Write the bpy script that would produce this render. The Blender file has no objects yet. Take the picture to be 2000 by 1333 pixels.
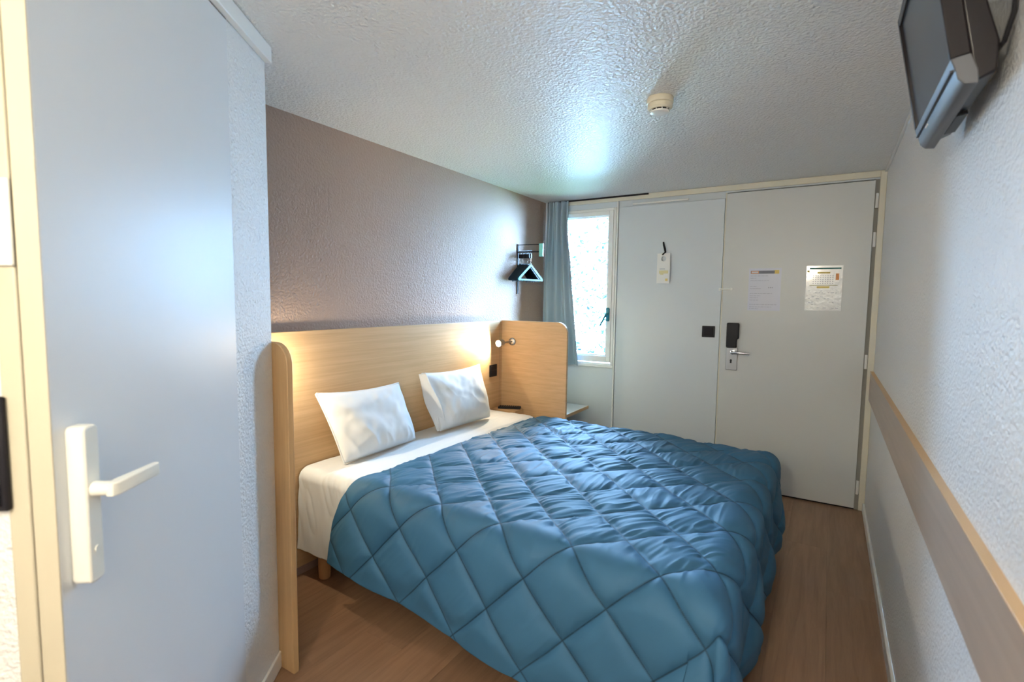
import bpy, math, random
import numpy as np
from mathutils import Vector, Matrix

scene = bpy.context.scene
COL = scene.collection
random.seed(7)
PI = math.pi

# ------------------------------------------------------------------ camera
CAM = Vector((2.099, -3.938, 1.332))
YAW, PIT, ROL = math.radians(31.598), math.radians(-4.635), math.radians(0.721)
fwd = Vector((-math.sin(YAW) * math.cos(PIT), math.cos(YAW) * math.cos(PIT), math.sin(PIT)))
rgt = Vector((math.cos(YAW), math.sin(YAW), 0))
upv = rgt.cross(fwd)
r2 = rgt * math.cos(ROL) + upv * math.sin(ROL)
u2 = -rgt * math.sin(ROL) + upv * math.cos(ROL)
cam_data = bpy.data.cameras.new('camera')
cam = bpy.data.objects.new('camera', cam_data)
COL.objects.link(cam)
M = Matrix((r2, u2, -fwd)).transposed().to_4x4()
M.translation = CAM
cam.matrix_world = M
cam_data.sensor_width = 36
cam_data.lens = 1004.7 / 2000 * 36
cam_data.clip_start = 0.02
cam_data.dof.use_dof = True
cam_data.dof.focus_distance = 2.9
cam_data.dof.aperture_fstop = 3.2
scene.camera = cam

# ------------------------------------------------------------------ world and lights
world = bpy.data.worlds.new('sky')
scene.world = world
world.use_nodes = True
bg = world.node_tree.nodes['Background']
bg.inputs[0].default_value = (0.40, 0.66, 1.0, 1)
bg.inputs[1].default_value = 80.0
SUN = bpy.data.lights.new('sun', 'SUN')
SUN.energy = 24
SUN.angle = 0.01
SUN.color = (.58, .76, 1)
sun = bpy.data.objects.new('sun', SUN)
sun.rotation_euler = (math.radians(38), 0, math.radians(20))
COL.objects.link(sun)

def area(name, loc, direction, size, power, color, shape='DISK', spread=180, size_y=None):
    l = bpy.data.lights.new(name, 'AREA')
    l.shape = shape
    l.size = size
    if size_y:
        l.size_y = size_y
    l.energy = power
    l.color = color
    l.spread = math.radians(spread)
    o = bpy.data.objects.new(name, l)
    o.location = loc
    o.rotation_euler = Vector(direction).to_track_quat('-Z', 'Y').to_euler()
    COL.objects.link(o)
    return o

portal = area('window_portal', (.34, .03, 1.45), (0, -1, 0), .5, 1, (1, 1, 1), 'RECTANGLE', size_y=1.15)
portal.data.cycles.is_portal = True

scene.view_settings.view_transform = 'Standard'
scene.view_settings.look = 'None'
scene.view_settings.gamma = 1
scene.view_settings.use_curve_mapping = False
scene.view_settings.exposure = 1.4
scene.cycles.max_bounces = 8
scene.cycles.diffuse_bounces = 5
scene.cycles.glossy_bounces = 4
scene.cycles.transparent_max_bounces = 8
scene.cycles.sample_clamp_indirect = 6
scene.cycles.caustics_reflective = False
scene.cycles.caustics_refractive = False
scene.cycles.use_denoising = True
scene.cycles.use_adaptive_sampling = True
scene.cycles.adaptive_threshold = 0.02

LAMP_PWR = 2.2
LAMP_COL = (1.0, .84, .60)
ROOM_PWR = 25
ROOM_COL = (1.0, .89, .70)

# ------------------------------------------------------------------ helpers
H = 2.15
W = 2.356
YL, YR = -2.851, -0.702
D_PANEL = 0.557
HH = 1.173

class G:
    def __init__(s):
        s.v = []
        s.f = []
    def add(s, vs, fs, T=None):
        b = len(s.v)
        for p in vs:
            s.v.append(tuple(T @ Vector(p)) if T is not None else tuple(p))
        for f in fs:
            s.f.append(tuple(b + i for i in f))
        return s
    def box(s, a, b, T=None):
        x0, y0, z0 = a
        x1, y1, z1 = b
        vs = [(x, y, z) for z in (z0, z1) for y in (y0, y1) for x in (x0, x1)]
        fs = [(0, 2, 3, 1), (4, 5, 7, 6), (0, 1, 5, 4), (2, 6, 7, 3), (0, 4, 6, 2), (1, 3, 7, 5)]
        return s.add(vs, fs, T)
    def prism(s, poly, axis, a, b, T=None):
        """poly: 2-D outline (ccw) in the plane across `axis`, swept from a to b."""
        n = len(poly)
        def mk(p, t):
            if axis == 'y':
                return (p[0], t, p[1])
            if axis == 'x':
                return (t, p[0], p[1])
            return (p[0], p[1], t)
        vs = [mk(p, a) for p in poly] + [mk(p, b) for p in poly]
        fs = [tuple(range(n)), tuple(range(2 * n - 1, n - 1, -1))]
        for i in range(n):
            j = (i + 1) % n
            fs.append((i, n + i, n + j, j))
        return s.add(vs, fs, T)
    def tube(s, pts, r, n=10, closed=False, T=None):
        pts = [Vector(p) for p in pts]
        m = len(pts)
        rr = r if hasattr(r, '__len__') else [r] * m
        vs, fs = [], []
        ref = None
        for i, p in enumerate(pts):
            a = pts[(i - 1) % m] if (closed or i > 0) else p
            b = pts[(i + 1) % m] if (closed or i < m - 1) else p
            d = (b - a).normalized()
            if ref is None:
                ref = d.orthogonal().normalized()
            ref = (ref - d * ref.dot(d)).normalized()
            q = d.cross(ref)
            for k in range(n):
                t = 2 * PI * k / n
                vs.append(p + (ref * math.cos(t) + q * math.sin(t)) * rr[i])
        cnt = m if closed else m - 1
        for i in range(cnt):
            for k in range(n):
                a = i * n + k
                b = i * n + (k + 1) % n
                c = ((i + 1) % m) * n + (k + 1) % n
                d = ((i + 1) % m) * n + k
                fs.append((a, b, c, d))
        if not closed:
            fs.append(tuple(range(n - 1, -1, -1)))
            fs.append(tuple((m - 1) * n + k for k in range(n)))
        return s.add(vs, fs, T)
    def lathe(s, prof, origin=(0, 0, 0), direction=(0, 0, 1), n=32, T=None):
        d = Vector(direction).normalized()
        a = d.orthogonal().normalized()
        b = d.cross(a)
        o = Vector(origin)
        vs, fs = [], []
        for (r, h) in prof:
            for k in range(n):
                t = 2 * PI * k / n
                vs.append(o + d * h + (a * math.cos(t) + b * math.sin(t)) * max(r, 1e-5))
        for i in range(len(prof) - 1):
            for k in range(n):
                fs.append((i * n + k, i * n + (k + 1) % n, (i + 1) * n + (k + 1) % n, (i + 1) * n + k))
        fs.append(tuple(range(n - 1, -1, -1)))
        fs.append(tuple((len(prof) - 1) * n + k for k in range(n)))
        return s.add(vs, fs, T)
    def build(s, name, mat, parent=None, bevel=0.0, smooth=False, segs=2, angle=40):
        vs = np.array(s.v, dtype=float)
        if parent is not None:
            p = parent
            off = Vector((0, 0, 0))
            while p is not None:
                off += p.location
                p = p.parent
            org = Vector((0, 0, 0))
            vs = vs - np.array(off)
        else:
            mn, mx = vs.min(0), vs.max(0)
            org = Vector(((mn[0] + mx[0]) / 2, (mn[1] + mx[1]) / 2, mn[2]))
            vs = vs - np.array(org)
        me = bpy.data.meshes.new(name)
        me.from_pydata([tuple(x) for x in vs], [], s.f)
        me.validate()
        me.update()
        import bmesh
        bm = bmesh.new()
        bm.from_mesh(me)
        bmesh.ops.recalc_face_normals(bm, faces=bm.faces)
        bm.to_mesh(me)
        bm.free()
        me.materials.append(mat)
        o = bpy.data.objects.new(name, me)
        COL.objects.link(o)
        o.location = org
        if parent is not None:
            o.parent = parent
        if bevel > 0:
            md = o.modifiers.new('bevel', 'BEVEL')
            md.width = bevel
            md.segments = segs
            md.limit_method = 'ANGLE'
            md.angle_limit = math.radians(35)
            me.shade_smooth()
            me.set_sharp_from_angle(angle=math.radians(60))
        elif smooth:
            me.shade_smooth()
            me.set_sharp_from_angle(angle=math.radians(angle))
        return o

def tag(o, label=None, cat=None, group=None, kind=None):
    if label:
        o['label'] = label
    if cat:
        o['category'] = cat
    if group:
        o['group'] = group
    if kind:
        o['kind'] = kind
    return o

def thing(name, loc, label, cat, group=None, kind=None):
    o = bpy.data.objects.new(name, None)
    o.empty_display_size = .05
    COL.objects.link(o)
    o.location = loc
    return tag(o, label, cat, group, kind)

def struct(o, label, cat='structure'):
    return tag(o, label, cat, None, 'structure')

# ------------------------------------------------------------------ materials
def mat(name, color, rough=.5, metal=0, spec=.5, bump=None, vary=None, emit=None, sheen=0, coat=0):
    m = bpy.data.materials.new(name)
    m.use_nodes = True
    nt = m.node_tree
    N, L = nt.nodes, nt.links
    p = N['Principled BSDF']
    p.inputs['Base Color'].default_value = (*color, 1)
    p.inputs['Roughness'].default_value = rough
    p.inputs['Metallic'].default_value = metal
    p.inputs['Specular IOR Level'].default_value = spec
    if sheen:
        p.inputs['Sheen Weight'].default_value = sheen
    if coat:
        p.inputs['Coat Weight'].default_value = coat
        p.inputs['Coat Roughness'].default_value = .1
    if emit:
        p.inputs['Emission Color'].default_value = (*emit[0], 1)
        p.inputs['Emission Strength'].default_value = emit[1]
    geo = N.new('ShaderNodeNewGeometry')
    if vary:      # (amount, scale)
        t = N.new('ShaderNodeTexNoise')
        t.inputs['Scale'].default_value = vary[1]
        t.inputs['Detail'].default_value = 4
        L.new(geo.outputs['Position'], t.inputs['Vector'])
        mx = N.new('ShaderNodeMixRGB')
        mx.inputs[1].default_value = tuple(c * (1 - vary[0]) for c in color) + (1,)
        mx.inputs[2].default_value = tuple(min(1, c * (1 + vary[0])) for c in color) + (1,)
        L.new(t.outputs[0], mx.inputs[0])
        L.new(mx.outputs[0], p.inputs['Base Color'])
    if bump:      # (scale, distance, strength, detail)
        t = N.new('ShaderNodeTexNoise')
        t.inputs['Scale'].default_value = bump[0]
        t.inputs['Detail'].default_value = bump[3] if len(bump) > 3 else 2
        L.new(geo.outputs['Position'], t.inputs['Vector'])
        b = N.new('ShaderNodeBump')
        b.inputs['Distance'].default_value = bump[1]
        b.inputs['Strength'].default_value = bump[2]
        L.new(t.outputs[0], b.inputs['Height'])
        L.new(b.outputs[0], p.inputs['Normal'])
    return m

def roughcast(name, color, rough=.42, scale=95, dist=.0035, strength=.55, spec=.4):
    """Sprayed, lightly glossy orange-peel paint."""
    m = mat(name, color, rough, spec=spec)
    nt = m.node_tree
    N, L = nt.nodes, nt.links
    p = N['Principled BSDF']
    geo = N.new('ShaderNodeNewGeometry')
    a = N.new('ShaderNodeTexNoise')
    a.inputs['Scale'].default_value = scale
    a.inputs['Detail'].default_value = 3
    a.inputs['Roughness'].default_value = .55
    v = N.new('ShaderNodeTexVoronoi')
    v.inputs['Scale'].default_value = scale * .9
    v.feature = 'SMOOTH_F1'
    L.new(geo.outputs['Position'], a.inputs['Vector'])
    L.new(geo.outputs['Position'], v.inputs['Vector'])
    ad = N.new('ShaderNodeMath')
    ad.operation = 'MULTIPLY_ADD'
    ad.inputs[1].default_value = -.45
    L.new(v.outputs['Distance'], ad.inputs[0])
    L.new(a.outputs[0], ad.inputs[2])
    b = N.new('ShaderNodeBump')
    b.inputs['Distance'].default_value = dist
    b.inputs['Strength'].default_value = strength
    L.new(ad.outputs[0], b.inputs['Height'])
    L.new(b.outputs[0], p.inputs['Normal'])
    return m

def wood(name, c1, c2, scale, rough=.45, rand=0.0, c3=None, spec=.4):
    """Laminate grain: noise stretched by `scale` (per axis), with fine pores."""
    m = mat(name, c1, rough, spec=spec)
    nt = m.node_tree
    N, L = nt.nodes, nt.links
    p = N['Principled BSDF']
    geo = N.new('ShaderNodeNewGeometry')
    mp = N.new('ShaderNodeMapping')
    mp.inputs['Scale'].default_value = scale
    src = geo.outputs['Position']
    oi = N.new('ShaderNodeObjectInfo')
    if rand:
        sc = N.new('ShaderNodeVectorMath')
        sc.operation = 'SCALE'
        sc.inputs[0].default_value = (7.3, 31.7, 5.1)
        L.new(oi.outputs['Random'], sc.inputs['Scale'])
        av = N.new('ShaderNodeVectorMath')
        av.operation = 'ADD'
        L.new(src, av.inputs[0])
        L.new(sc.outputs[0], av.inputs[1])
        src = av.outputs[0]
    L.new(src, mp.inputs['Vector'])
    t = N.new('ShaderNodeTexNoise')
    t.inputs['Scale'].default_value = 1
    t.inputs['Detail'].default_value = 6
    t.inputs['Roughness'].default_value = .65
    t.inputs['Distortion'].default_value = .5
    L.new(mp.outputs[0], t.inputs['Vector'])
    r = N.new('ShaderNodeValToRGB')
    r.color_ramp.elements[0].position = .32
    r.color_ramp.elements[0].color = (*c2, 1)
    r.color_ramp.elements[1].position = .62
    r.color_ramp.elements[1].color = (*c1, 1)
    L.new(t.outputs[0], r.inputs[0])
    out = r.outputs[0]
    if rand:
        mr = N.new('ShaderNodeMapRange')
        mr.inputs['To Min'].default_value = 1 - rand
        mr.inputs['To Max'].default_value = 1 + rand
        L.new(oi.outputs['Random'], mr.inputs['Value'])
        vm = N.new('ShaderNodeVectorMath')
        vm.operation = 'SCALE'
        L.new(out, vm.inputs[0])
        L.new(mr.outputs[0], vm.inputs['Scale'])
        out = vm.outputs[0]
    L.new(out, p.inputs['Base Color'])
    b = N.new('ShaderNodeBump')
    b.inputs['Distance'].default_value = .0006
    b.inputs['Strength'].default_value = .25
    L.new(t.outputs[0], b.inputs['Height'])
    L.new(b.outputs[0], p.inputs['Normal'])
    return m

MT = {}
MT['ceiling'] = roughcast('ceiling_roughcast', (.78, .79, .79), .36, 95, .008, 1.0)
MT['white_wall'] = roughcast('white_roughcast', (.80, .81, .81), .36, 115, .006, .9)
MT['brown_wall'] = roughcast('taupe_roughcast', (.41, .30, .245), .58, 95, .006, .8, spec=.25)
MT['panel'] = mat('white_panel', (.62, .67, .71), .36, bump=(4, .002, .15))
MT['door'] = mat('door_white', (.60, .62, .62), .36, bump=(3, .002, .12))
MT['door2'] = mat('door_gloss_white', (.72, .74, .76), .36, bump=(9, .003, .35), spec=.22)
MT['trimw'] = mat('trim_cream', (.70, .67, .56), .4)
MT['jamb'] = mat('jamb_warm_lit', (.56, .51, .39), .4)  # white frame with the warm light on it painted into the colour
MT['plasticw'] = mat('white_plastic', (.82, .82, .80), .3)
MT['litplastic'] = mat('warm_lit_plastic', (.80, .79, .72), .3)  # white plastic, its tint stands in for warm light falling on it
MT['dark_gap'] = mat('shadow_gap', (.30, .29, .26), .7)
MT['wood'] = wood('oak_laminate', (.64, .43, .235), (.54, .35, .18), (5, 1.5, 60))
MT['woodv'] = wood('oak_laminate_shaded', (.56, .36, .18), (.46, .29, .14), (55, 55, 2.0))  # same oak, upright grain, shade of the near end panel painted in
MT['rail'] = wood('rail_laminate', (.50, .40, .32), (.43, .34, .27), (30, 1.4, 30), .33)
MT['rail_top'] = mat('rail_edge', (.62, .40, .20), .4)
MT['edge'] = mat('grey_edge_band', (.30, .24, .18), .5)
MT['legwood'] = wood('beech', (.50, .27, .12), (.42, .22, .10), (40, 40, 3))
MT['plank'] = wood('floor_vinyl', (.31, .18, .105), (.225, .125, .072), (34, 2.2, 10), .40, rand=.10)
MT['underfloor'] = mat('underfloor', (.06, .035, .02), .9)
MT['base'] = mat('bed_base_fabric', (.05, .035, .035), .9, bump=(400, .001, .4))
MT['sheet'] = mat('white_cotton', (.64, .67, .69), .85, bump=(600, .0006, .3), sheen=.1)
MT['pillow'] = mat('pillow_cotton', (.68, .70, .71), .85, bump=(500, .0006, .3), sheen=.1)
MT['quilt'] = mat('teal_quilt', (.043, .142, .255), .62, bump=(700, .0005, .3), vary=(.08, 6), spec=.3)
MT['curtain'] = mat('curtain_blue_grey', (.33, .42, .50), .85, bump=(500, .0006, .4), sheen=.2)
MT['black'] = mat('black_plastic', (.010, .010, .013), .4, spec=.25)
MT['black_soft'] = mat('black_soft', (.014, .013, .017), .55, spec=.2)
MT['steel'] = mat('brushed_steel', (.36, .37, .38), .34, metal=1, bump=(300, .0004, .3))
MT['chrome'] = mat('chrome', (.75, .75, .76), .15, metal=1)
MT['teal'] = mat('teal_plastic', (.01, .19, .25), .35)
MT['teal_plate'] = mat('pale_teal_plate', (.22, .66, .62), .4)
MT['hanger_dark'] = mat('navy_hanger', (.004, .012, .022), .4, spec=.2)
MT['hanger_lit'] = mat('navy_hanger_lit', (.010, .10, .14), .45, spec=.2)  # navy plastic with the teal window sheen painted into its colour
MT['tvback'] = mat('tv_shell', (.010, .007, .009), .3, spec=.35)
MT['tvgrey'] = mat('tv_grey', (.05, .05, .055), .4)
MT['tvlip'] = mat('tv_lip', (.11, .115, .13), .38)
MT['screen'] = mat('tv_screen', (.040, .043, .052), .25, spec=.5)
MT['detector'] = mat('aged_white_plastic', (.76, .70, .55), .4)
MT['paper'] = mat('paper', (.60, .63, .74), .35, coat=.3)
MT['paper2'] = mat('paper_sleeve', (.76, .78, .79), .25, coat=.5, bump=(35, .004, .6))
MT['ink'] = mat('grey_ink', (.36, .39, .48), .6)
MT['inkgrey'] = mat('header_grey', (.20, .21, .25), .6)
MT['inkgreen'] = mat('header_green', (.01, .14, .13), .6)
MT['orange'] = mat('orange_ink', (.80, .33, .12), .6)
MT['yellow'] = mat('yellow_ink', (.80, .62, .20), .6)
MT['bulb'] = mat('led_face', (1, 1, 1), .5, emit=((1, .93, .80), 60))
MT['globe'] = mat('lit_globe', (1, 1, 1), .5, emit=((1, .86, .64), 5))
MT['conc'] = mat('white_render', (.60, .68, .74), .8)
MT['railw'] = mat('white_railing', (.75, .78, .78), .5)
MT['bark'] = mat('bark', (.12, .09, .06), .9)

def glassmat():
    m = bpy.data.materials.new('window_glass')
    m.use_nodes = True
    N, L = m.node_tree.nodes, m.node_tree.links
    N.clear()
    out = N.new('ShaderNodeOutputMaterial')
    mix = N.new('ShaderNodeMixShader')
    tr = N.new('ShaderNodeBsdfTransparent')
    tr.inputs[0].default_value = (.96, .99, 1, 1)
    gl = N.new('ShaderNodeBsdfGlossy')
    gl.inputs['Roughness'].default_value = .02
    fr = N.new('ShaderNodeFresnel')
    fr.inputs[0].default_value = 1.45
    L.new(fr.outputs[0], mix.inputs[0])
    L.new(tr.outputs[0], mix.inputs[1])
    L.new(gl.outputs[0], mix.inputs[2])
    L.new(mix.outputs[0], out.inputs[0])
    return m
MT['glass'] = glassmat()

def leafmat():
    m = mat('hedge_leaf', (.03, .12, .06), .5)
    N, L = m.node_tree.nodes, m.node_tree.links
    p = N['Principled BSDF']
    geo = N.new('ShaderNodeNewGeometry')
    r = N.new('ShaderNodeValToRGB')
    r.color_ramp.elements[0].color = (.001, .007, .009, 1)
    r.color_ramp.elements[1].color = (.06, .15, .17, 1)
    e = r.color_ramp.elements.new(.45)
    e.color = (.004, .026, .032, 1)
    L.new(geo.outputs['Random Per Island'], r.inputs[0])
    L.new(r.outputs[0], p.inputs['Base Color'])
    return m
MT['leaf'] = leafmat()

# ------------------------------------------------------------------ setting
YB = -5.0
g = G(); g.box((-.1, YB - .1, -.12), (W + .1, .12, -.004))
floor = struct(g.build('floor', MT['underfloor']), 'brown wood-look floor running from the bed to the entrance door', 'floor')
# planks: 0.19 m wide, 1.25 m long, staggered
pw, pl = .196, 1.28
plank_me = {}
nx = int(math.ceil(W / pw))
for i in range(nx):
    x0 = i * pw
    x1 = min(W, x0 + pw)
    y = YB - (i * .47) % pl
    while y < 0:
        y0, y1 = max(YB, y), min(0, y + pl)
        if y1 - y0 > .02:
            key = (round(x1 - x0, 4), round(y1 - y0, 4))
            if key not in plank_me:
                w_, l_ = x1 - x0 - .0006, y1 - y0 - .0006
                q = G(); q.box((-w_ / 2, -l_ / 2, -.004), (w_ / 2, l_ / 2, 0))
                o = q.build('plank', MT['plank'])
                plank_me[key] = o.data
                o.data.transform(Matrix.Translation((0, 0, -.004)))
                bpy.data.objects.remove(o)
            o = bpy.data.objects.new('plank', plank_me[key])
            COL.objects.link(o)
            o.parent = floor
            o.location = Vector(((x0 + x1) / 2, (y0 + y1) / 2, 0)) - floor.location
        y += pl

g = G(); g.box((-.1, YB - .1, H), (W + .1, .06, H + .25))
struct(g.build('ceiling', MT['ceiling']), 'white rough-sprayed ceiling with the round detector', 'ceiling')
g = G(); g.box((-.1, YB - .1, 0), (0, .055, H))
struct(g.build('wall_left', MT['brown_wall']), 'taupe rough-plastered wall behind the headboard', 'wall')
g = G(); g.box((W, YB - .1, 0), (W + .1, .12, H))
struct(g.build('wall_right', MT['white_wall']), 'white rough-plastered wall under the television', 'wall')
g = G(); g.box((0, YB - .1, 0), (W, YB, H))
struct(g.build('wall_behind', MT['white_wall']), 'white rough-plastered wall behind the viewpoint', 'wall')

# far wall: spandrel, window opening, fixed panel, door opening
WX0, WX1, WZ0, WZ1 = .03, .632, .80, 2.065
g = G()
g.box((0, 0, 0), (.645, .06, WZ0))
g.box((0, 0, WZ0), (WX0, .06, H))
g.box((WX0, 0, WZ1), (.645, .06, H))
g.box((WX1, 0, WZ0), (.645, .06, WZ1))
g.box((.645, .012, 0), (1.445, .1, H))
g.box((1.445, .03, 0), (W, .1, H))
g.box((1.445, 0, 2.100), (W, .03, H))
struct(g.build('wall_far', MT['panel']), 'white panelled end wall holding the window and the entrance door', 'wall')
g = G(); g.box((.6535, -.004, .0), (1.432, .012, 2.062))
struct(g.build('trim_1', MT['panel'], bevel=.002), 'wide white infill panel between the window and the entrance door', 'panel')
g = G(); g.box((.76, -.012, 2.072), (1.18, 0, 2.084))
struct(g.build('trim_2', MT['plasticw'], bevel=.002), 'thin white strip above the infill panel', 'trim')
g = G(); g.box((.635, -.010, .0), (.648, 0, H - .04))
struct(g.build('trim_3', MT['plasticw'], bevel=.003), 'slim white upright strip right of the window', 'trim')
g = G(); g.box((.20, -.012, H - .040), (W - .03, 0, H - .001))
struct(g.build('trim_4', MT['trimw'], bevel=.002), 'cream head strip under the ceiling above the entrance door', 'trim')
g = G(); g.box((.03, -.022, H - .012), (.885, -.012, H - .001))
struct(g.build('trim_5', MT['black_soft']), 'thin dark curtain track along the ceiling above the window', 'trim')
g = G(); g.box((2.322, -.016, 0), (W, 0, H - .002))
struct(g.build('trim_6', MT['trimw'], bevel=.003), 'cream door post in the corner beside the right wall', 'trim')
g = G(); g.box((1.4345, -.003, 0), (1.4425, .012, 2.10))
struct(g.build('trim_7', MT['trimw'], bevel=.001), 'slim upright post between infill panel and entrance door', 'trim')
# wall/ceiling bead on the right, chair rail, baseboards
g = G(); g.box((W - .014, YB, H - .014), (W, -.016, H))
struct(g.build('trim_8', MT['plasticw'], bevel=.004), 'slim white bead where the right wall meets the ceiling', 'trim')
g = G()
g.box((W - .018, YB, .725), (W, -.02, .905))
struct(g.build('trim_9', MT['rail'], bevel=.002), 'wide grey-brown wooden bumper rail along the right wall', 'rail')
g = G(); g.box((W - .0195, YB, .9045), (W, -.02, .909))
struct(g.build('trim_10', MT['rail_top'], bevel=.001), 'bright orange-brown top edge of the bumper rail', 'trim')
g = G(); g.box((W - .012, YB, 0), (W, -.016, .055))
struct(g.build('baseboard_right', MT['plasticw'], bevel=.003), 'low white baseboard along the right wall', 'baseboard')

# angled partition with the near door
c0 = Vector((.475, -2.873, 0))
dS = Vector((.583, -.812, 0)).normalized()
dN = Vector((.812, .583, 0)).normalized()
PT = Matrix((dS, dN, Vector((0, 0, 1)))).transposed().to_4x4()
PT.translation = c0          # local x = s (towards the camera), y = n (into the room), z up
g = G()
g.box((0, -.05, 0), (.262, 0, H), PT)
g.box((.262, -.05, 2.10), (.93, -.002, H), PT)
struct(g.build('wall_partition', MT['white_wall']), 'narrow white rough-plastered wall strip beside the near door', 'wall')
g = G(); g.box((0, -2.925, 0), (.452, -2.875, H))
struct(g.build('wall_return', MT['white_wall']), 'short white wall behind the near end panel of the headboard', 'wall')
g = G(); g.box((-.006, 0, 2.098), (.99, .022, H - .001), PT)
struct(g.build('trim_11', MT['plasticw'], bevel=.003), 'white coving strip on top of the partition by the ceiling', 'trim')
g = G(); g.box((-.004, 0, 0), (.262, .010, .06), PT)
struct(g.build('baseboard_partition', MT['plasticw'], bevel=.003), 'low white baseboard at the foot of the partition', 'baseboard')
g = G(); g.box((.9, -.071, 0), (.93, -.037, H), PT)
struct(g.build('trim_12', MT['jamb'], bevel=.003), 'white door frame post with painted warm light, left of the near door', 'trim')
g2 = G(); g2.box((.86, -.9, 0), (.922, -.0715, H), PT)
struct(g2.build('wall_near', MT['white_wall']), 'white rough-plastered wall at the left edge', 'wall')
# near door (door_2)
door2 = thing('door_2', c0 + dS * .6, 'glossy white near door with a white lever handle tinted as warm-lit', 'door', None, 'structure')
g = G(); g.box((.266, -.032, .008), (.9285, .003, 2.095), PT)
d2 = g.build('door_leaf', MT['door2'], door2, bevel=.002)
g = G(); g.box((.9286, -.0325, .008), (.9305, .0028, 2.095), PT)
g.build('edge_band', MT['jamb'], door2)  # the white door's own edge, warm light painted into its colour
g = G()
g.prism([(.870, .832), (.876, .826), (.900, .826), (.906, .832), (.906, 1.100), (.900, 1.106), (.876, 1.106), (.870, 1.100)], 'y', .003, .035, PT)
bp = g.build('backplate', MT['litplastic'], door2, bevel=.005)
g = G()
g.tube([(.887, .033, .993), (.887, .050, .993), (.886, .066, .993)], [.0135, .0125, .0125], 16, False, PT)
g.prism([(.897, .060), (.898, .072), (.888, .078), (.782, .082), (.776, .078), (.776, .071), (.779, .068), (.872, .058)], 'z', .981, 1.005, PT)
g.build('lever', MT['litplastic'], bp, bevel=.004, segs=3)
g = G(); g.lathe([(.006, 0), (.006, .002)], PT @ Vector((.888, .035, .885)), dN, 12)
g.build('keyhole', MT['litplastic'], bp, smooth=True)

# latch keeper and black panel at the picture's left edge
lk = thing('wall_hook', PT @ Vector((.95, -.09, 1.37)), 'pale bluish metal catch fixed to the warm-lit white post at the left edge', 'catch')
g = G(); g.box((.9305, -.125, 1.375), (.938, -.034, 1.512), PT)
g.build('plate', MT['plasticw'], lk, bevel=.003)
g = G(); g.tube([PT @ Vector((.94, -.085, 1.40)), PT @ Vector((.962, -.085, 1.395)), PT @ Vector((.968, -.085, 1.36)), PT @ Vector((.955, -.085, 1.33))], .006, 12)
g.build('catch_arm', MT['chrome'], lk, smooth=True)
lk2 = thing('wall_box', PT @ Vector((.93, -.12, .98)), 'black box with rounded edges on the wall at the left edge', 'box')
g = G(); g.box((.9305, -.17, .975), (.942, -.062, 1.165), PT)
g.build('housing', MT['black_soft'], lk2, bevel=.004)
g = G(); g.box((.942, -.16, .985), (.945, -.070, 1.155), PT)
g.build('cover', MT['black'], lk2, bevel=.002)

# entrance door (door_1)
door1 = thing('door_1', (1.87, -.01, 0), 'plain off-white entrance door with steel lock and two notices', 'door', None, 'structure')
g = G(); g.box((1.4455, -.022, .012), (2.300, .026, 2.090))
g.build('door_leaf', MT['door'], door1, bevel=.002)
g = G(); g.box((2.300, -.004, .0), (2.323, .029, 2.099))
g.build('hinge_gap', MT['dark_gap'], door1)
for z in (1.967, 1.73, .965, .15):
    g = G(); g.tube([(2.311, -.012, z - .045), (2.311, -.012, z + .045)], .0075, 12)
    g.box((2.304, -.010, z - .042), (2.320, -.003, z + .042))
    g.build('hinge', MT['plasticw'], door1, smooth=True)
g = G(); g.box((1.4455, -.006, 0), (2.30, .0, .010))
g.build('bottom_seal', MT['black_soft'], door1)
# lock: black reader above steel plate
g = G()
g.prism([(1.487, .850), (1.563, .850), (1.563, 1.010), (1.487, 1.010)], 'y', -.029, -.0219)
lp = g.build('lock_plate', MT['steel'], door1, bevel=.003)
g = G(); g.lathe([(.016, 0), (.016, .008), (.011, .009), (.010, .045)], (1.530, -.029, .978), (0, -1, 0), 20)
g.tube([(1.526, -.072, .978), (1.545, -.076, .979), (1.59, -.074, .979), (1.645, -.066, .975)], [.0095, .0105, .010, .007], 14)
g.build('lever', MT['chrome'], lp, smooth=True, angle=50)
g = G(); g.lathe([(.0075, 0), (.0075, .002)], (1.521, -.0288, .920), (0, -1, 0), 16)
g.prism([(1.515, .9), (1.527, .9), (1.527, .918), (1.515, .918)], 'y', -.031, -.0288)
g.build('keyhole', MT['black'], lp)
g = G()
g.prism([(1.487, 1.013), (1.556, 1.013), (1.556, 1.070), (1.567, 1.078), (1.567, 1.180), (1.562, 1.186), (1.490, 1.186), (1.486, 1.180)], 'y', -.052, -.0219)
g.build('card_reader', MT['black'], door1, bevel=.004)
# door latch guard on the panel/door seam
dl = thing('door_guard', (1.44, -.01, 1.415), 'small white swing latch across the seam left of the entrance door', 'latch')
g = G(); g.box((1.415, -.012, 1.412), (1.436, -.0035, 1.432)); g.build('base_plate', MT['plasticw'], dl, bevel=.002)
g = G(); g.tube([(1.425, -.018, 1.422), (1.500, -.034, 1.424)], .005, 10)
g.lathe([(.009, 0), (.009, .012)], (1.502, -.0225, 1.424), (0, -1, 0), 14)
g.build('swing_arm', MT['plasticw'], dl, smooth=True)
# black square switch
sw = thing('light_switch', (1.36, -.004, 1.075), 'square black switch on the white panel beside the entrance door', 'switch')
g = G(); g.box((1.313, -.013, 1.075), (1.401, -.004, 1.157)); g.build('frame', MT['black'], sw, bevel=.003)
g = G(); g.box((1.326, -.016, 1.087), (1.388, -.013, 1.145)); g.build('rocker', MT['black_soft'], sw, bevel=.002)

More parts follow.
